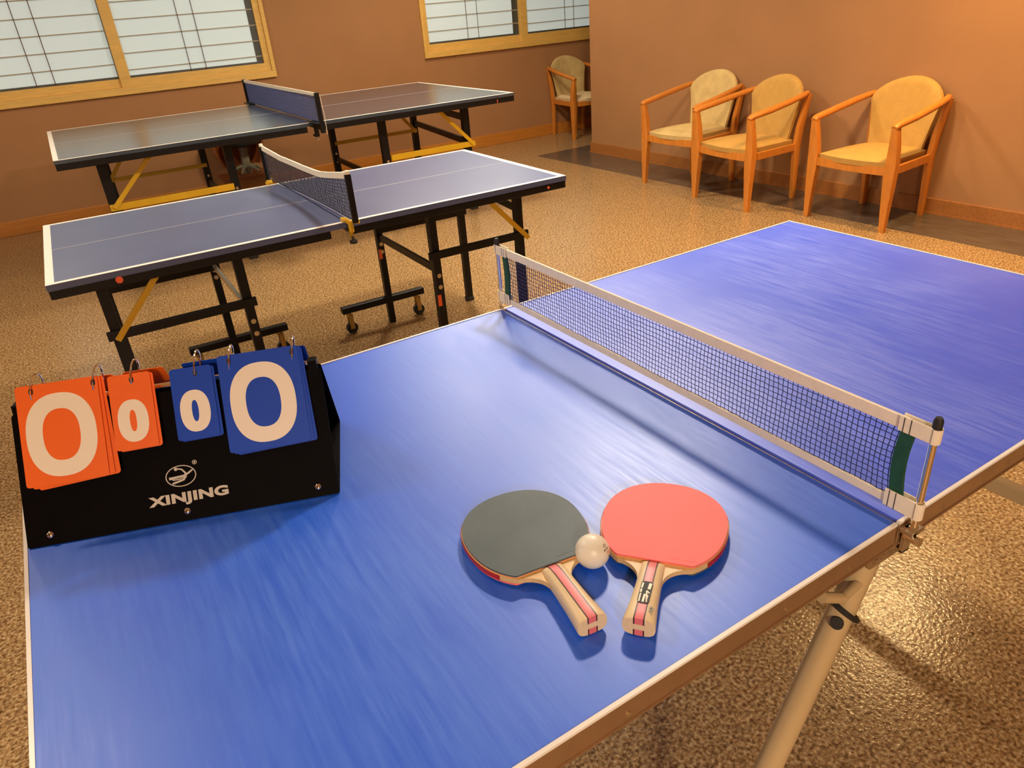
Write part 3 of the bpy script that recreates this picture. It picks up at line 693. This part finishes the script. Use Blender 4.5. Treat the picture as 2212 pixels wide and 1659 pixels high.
# ---------------------------------------------------------------- brown stand by the far wall
st = thing('pedestal_stand', 'brown wooden stand with grey central column and spread feet under the farthest table', 'stand', (.575, 5.60, 0))
b = B(); prism(b, rrect(-.15, -.13, .19, .13, .02), 0, .17); obj('plinth', b, M['brownlight'], st)
b = B(); prism(b, rrect(-.17, -.15, .20, .15, .02), .17, .19); obj('plinth_top', b, M['brownwood'], st)
b = B(); sweep(b, [(.05, 0, .19), (.05, 0, .40)], .034, 18); obj('column', b, M['greypole'], st, smooth=True)
b = B()
for k in range(5):
    a = 2*PI*k/5+.3; sweep(b, [(.05, 0, .255), (.05+.07*math.cos(a), .07*math.sin(a), .238), (.05+.125*math.cos(a), .125*math.sin(a), .205)], [.016, .013, .009], 8)
obj('foot_spider', b, M['greypole'], st, smooth=True)
b = B(); NS = 18; rg = []
for z, r, th in ((.255, .150, .018), (.33, .185, .018), (.43, .205, .018), (.55, .205, .018)):
    row = []
    for k in range(NS+1):
        a = PI*(-.02)+PI*1.04*k/NS; row.append((b.verts.new((.02+r*math.cos(a), .0+.85*r*math.sin(a)*.8, z)), b.verts.new((.02+(r-th)*math.cos(a), .85*(r-th)*math.sin(a)*.8, z))))
    rg.append(row)
for i in range(len(rg)-1):
    for k in range(NS):
        for s in (0, 1): b.faces.new((rg[i][k][s], rg[i][k+1][s], rg[i+1][k+1][s], rg[i+1][k][s]))
    for k in (0, NS): b.faces.new((rg[i][k][0], rg[i][k][1], rg[i+1][k][1], rg[i+1][k][0]))
for k in range(NS):
    for i in (0, -1): b.faces.new((rg[i][k][0], rg[i][k+1][0], rg[i][k+1][1], rg[i][k][1]))
obj('curved_shell', b, M['brownwood'], st, smooth=True)
b = B(); sweep(b, [(.05, 0, .40), (.05, 0, .425), (.05, 0, .46)], [.05, .14, .15], 22); obj('seat', b, M['rubber'], st, smooth=True, label='dark round top on the column')

# ---------------------------------------------------------------- armchairs
def arc_pts(n=16):
    """half outline of the back (x half-width, z) from the seat up and over"""
    out = [(.165, .355), (.172, .42), (.184, .50), (.200, .58), (.211, .625)]
    for z in (.645, .665, .685, .705, .722, .736, .745, .7498): out.append((.212*(1-((z-.625)/.125)**1.8)**(1/1.9), z))
    return out+[(.0, .750)]
def chair(label, loc, rotz, fab_seat, fab_back):
    t = thing('armchair', label, 'armchair', loc, rotz, 'wooden armchairs along the walls')
    fx, fy, rx, ry = .250, -.220, .192, .218
    # seat cushion
    b = B(); n = 10; top = {}; bot = {}
    def edge(u, v):   # u -1..1 across, v 0 front .. 1 back
        hw = .214+(.176-.214)*v; return (u*hw, -.226+.415*v+(-.016*(1-u*u) if v < .001 else 0))
    for i in range(n+1):
        for j in range(n+1):
            u = -1+2*i/n; v = j/n; x, y = edge(u, v)
            y += -.018*(1-u*u)*(1-v)
            e = max(0, 1-max(abs(u), abs(2*v-1))**6)
            top[i, j] = b.verts.new((x, y, .374+.016*e**.5+.020*(1-u*u)*(1-(2*v-1)**2))); bot[i, j] = b.verts.new((x*.98, y+.004, .345))
    for i in range(n):
        for j in range(n):
            b.faces.new((top[i, j], top[i+1, j], top[i+1, j+1], top[i, j+1])); b.faces.new((bot[i, j], bot[i, j+1], bot[i+1, j+1], bot[i+1, j]))
    for k in range(n):
        for A in (((k, 0), (k+1, 0)), ((k, n), (k+1, n)), ((0, k), (0, k+1)), ((n, k), (n, k+1))): b.faces.new((top[A[0]], top[A[1]], bot[A[1]], bot[A[0]]))
    obj('seat', b, fab_seat, t, smooth=60)
    # seat rail (four aprons in one frame)
    b = B()
    m = 8; F = []
    for k in range(m+1):
        u = -1+2*k/m; x = u*.232; y = -.222-.020*(1-u*u)
        F.append([b.verts.new((x, y+dy, z)) for dy, z in ((-.010, .308), (.010, .308), (.010, .352), (-.010, .352))])
    for k in range(m):
        for j in range(4): b.faces.new((F[k][j], F[k][(j+1) % 4], F[k+1][(j+1) % 4], F[k+1][j]))
    b.faces.new(F[0]); b.faces.new(F[-1][::-1])
    for s in (-1, 1): bar(b, (s*.243, -.21, .330), (s*.190, .205, .330), .020, .044, .002)
    bar(b, (-.19, .205, .33), (.19, .205, .33), .02, .044, .002)
    obj('seat_rail', b, M['wood'], t)
    for s in (-1, 1):
        # front leg: tapering below the rail and again up to the arm
        b = B(); R_ = []
        for z, cx, cy, wx, wy in ((0, fx+.002, fy-.004, .030, .028), (.15, fx, fy-.004, .046, .038), (.31, fx-.004, fy-.002, .062, .046), (.37, fx-.002, fy-.002, .060, .046), (.46, fx, fy-.010, .050, .044), (.55, fx, fy-.022, .034, .040), (.568, fx, fy-.022, .030, .036)):
            R_.append([b.verts.new((s*cx+dx*wx/2, cy+dy*wy/2, z)) for dx, dy in ((-.8, -1), (.8, -1), (1, -.8), (1, .8), (.8, 1), (-.8, 1), (-1, .8), (-1, -.8))])
        for i in range(len(R_)-1):
            for k in range(8): b.faces.new((R_[i][k], R_[i][(k+1) % 8], R_[i+1][(k+1) % 8], R_[i+1][k]))
        b.faces.new(R_[0][::-1]); b.faces.new(R_[-1]); obj('leg', b, M['wood'], t, smooth=40)
        # rear leg running up into the back post
        b = B(); R_ = []
        for z, cx, cy, wx, wy in ((0, rx, ry+.002, .028, .030), (.33, rx, ry-.008, .034, .046), (.45, rx+.008, ry-.002, .034, .044), (.60, rx+.026, ry+.016, .032, .034), (.648, rx+.033, ry+.020, .030, .028)):
            R_.append([b.verts.new((s*cx+dx*wx/2, cy+dy*wy/2, z)) for dx, dy in ((-.8, -1), (.8, -1), (1, -.8), (1, .8), (.8, 1), (-.8, 1), (-1, .8), (-1, -.8))])
        for i in range(len(R_)-1):
            for k in range(8): b.faces.new((R_[i][k], R_[i][(k+1) % 8], R_[i+1][(k+1) % 8], R_[i+1][k]))
        b.faces.new(R_[0][::-1]); b.faces.new(R_[-1]); obj('leg', b, M['wood'], t, smooth=40)
        # arm rest
        b = B(); pts = [(s*fx, fy-.042, .560), (s*(fx+.002), fy-.02, .572), (s*(fx+.004), -.10, .594), (s*(fx-.002), .06, .623), (s*(fx-.014), .18, .645), (s*(fx-.030), .228, .656)]
        sweep(b, pts, [.017, .021, .0225, .022, .020, .016], 12, flat=(1.05, .82)); obj('armrest', b, M['wood'], t, smooth=50)
    # upholstered back: arched, dished and reclined
    hp = arc_pts(); b = B(); NU = 12; rows_f = []; rows_b = []
    def bx(z): return .158+.085*(z-.355)/.395
    levels = [.355, .42, .50, .58, .625, .645, .665, .685, .705, .722, .736, .745, .7492]
    def hw(z):
        P = hp
        for (xa, za), (xb, zb) in zip(P, P[1:]):
            if za <= z <= zb: return xa+(xb-xa)*(z-za)/(zb-za)
        return 0
    for z in levels:
        h = hw(z); f = []; k_ = []
        for i in range(NU+1):
            u = -1+2*i/NU; x = u*h; y = bx(z)-.045*(x/.21)**2+.012
            e = (1-abs(u)**5); ed = min(1, (.752-z)/.03)
            f.append(b.verts.new((x, y-.018*e*ed, z))); k_.append(b.verts.new((x, y+.020, z)))
        rows_f.append(f); rows_b.append(k_)
    for i in range(len(levels)-1):
        for k in range(NU):
            b.faces.new((rows_f[i][k], rows_f[i][k+1], rows_f[i+1][k+1], rows_f[i+1][k])); b.faces.new((rows_b[i][k+1], rows_b[i][k], rows_b[i+1][k], rows_b[i+1][k+1]))
        for k in (0, NU): b.faces.new((rows_f[i][k], rows_b[i][k], rows_b[i+1][k], rows_f[i+1][k]))
    for i in (0, -1):
        for k in range(NU): b.faces.new((rows_f[i][k], rows_f[i][k+1], rows_b[i][k+1], rows_b[i][k]))
    obj('backrest', b, fab_back, t, smooth=55)
    return t
chair('wooden armchair with pale worn mottled back, farthest left of the three along the right wall', (3.252, 3.165, 0), -PI/2+.03, M['fabric_pale'], M['fabric_pale'])
chair('golden upholstered wooden armchair in the middle of the three along the right wall', (3.150, 2.545, 0), -PI/2-.10, M['fabric_gold'], M['fabric_gold'])
chair('golden upholstered wooden armchair nearest the viewer, standing alone at the right wall', (3.292, 1.742, 0), -PI/2-.02, M['fabric_gold'], M['fabric_gold'])
chair('cream seated wooden armchair in the recess under the right window, half hidden', (4.062, 5.588, 0), .0, M['fabric_cream'], M['fabric_pale'])

# ---------------------------------------------------------------- camera
f, yaw, pit, rol = 1559.353, 1.047103, .488412, -.083768
cy, sy = math.cos(yaw), math.sin(yaw); cp, sp = math.cos(pit), math.sin(pit)
fw = Vector((cy*cp, sy*cp, -sp)); r = Vector((sy, -cy, 0)); u = r.cross(fw)
c, s = math.cos(rol), math.sin(rol)
r2, u2 = c*r+s*u, -s*r+c*u
cd = bpy.data.cameras.new('camera'); cam = bpy.data.objects.new('camera', cd); COL.objects.link(cam)
R = Matrix((r2, u2, -fw)).transposed().to_4x4()
cam.matrix_world = Matrix.Translation((-.71728, -.79760, 1.30)) @ R
cd.sensor_fit = 'HORIZONTAL'; cd.sensor_width = 36; cd.lens = f/2212*36; cd.clip_start = .01
SC.camera = cam

# ---------------------------------------------------------------- lights
def lamp(name, loc, e, size, col=(1., .90, .74), spread=PI):
    l = bpy.data.lights.new(name, 'AREA'); l.shape = 'DISK'; l.size = size; l.energy = e; l.color = col; l.spread = spread
    o = bpy.data.objects.new(name, l); COL.objects.link(o); o.location = loc; return o
LZ = WH-.03
lamp('ceiling_or_fill_lamp', (1.20, 1.30, LZ), 56, .26)
lamp('ceiling_or_fill_lamp', (3.00, 1.00, LZ), 26, .18, col=(1., .66, .28), spread=math.radians(112))
lamp('ceiling_or_fill_lamp', (1.50, 2.40, LZ), 16, .34)
lamp('ceiling_or_fill_lamp', (1.35, 3.55, LZ), 42, .34)
lamp('ceiling_or_fill_lamp', (2.6, 4.7, LZ), 20, .30)
lamp('ceiling_or_fill_lamp', (-1.4, 1.4, LZ), 14, .30)
lamp('ceiling_or_fill_lamp', (-1.0, 4.0, LZ), 16, .30)
lamp('ceiling_or_fill_lamp', (-1.6, -3.0, LZ-.3), 104, .40)  # added fill behind the viewer, brightens the upright faces
l = bpy.data.lights.new('cool_fill', 'AREA'); l.shape = 'RECTANGLE'; l.size = 2.4; l.size_y = 1.2; l.energy = 26; l.color = (.86, .96, 1.)  # unseen cool area light, added to brighten and cool the left side
o = bpy.data.objects.new('cool_fill', l); COL.objects.link(o); o.location = (-4.05, 2.4, 1.5); o.rotation_euler = (0, -PI/2, 0)
wd = bpy.data.worlds.new('world'); SC.world = wd; wd.use_nodes = True
wd.node_tree.nodes['Background'].inputs['Color'].default_value = (.5, .55, .6, 1); wd.node_tree.nodes['Background'].inputs['Strength'].default_value = .3
vs = SC.view_settings; vs.view_transform = 'Standard'; vs.look = 'None'; vs.gamma = 1; vs.exposure = .30; vs.use_curve_mapping = False
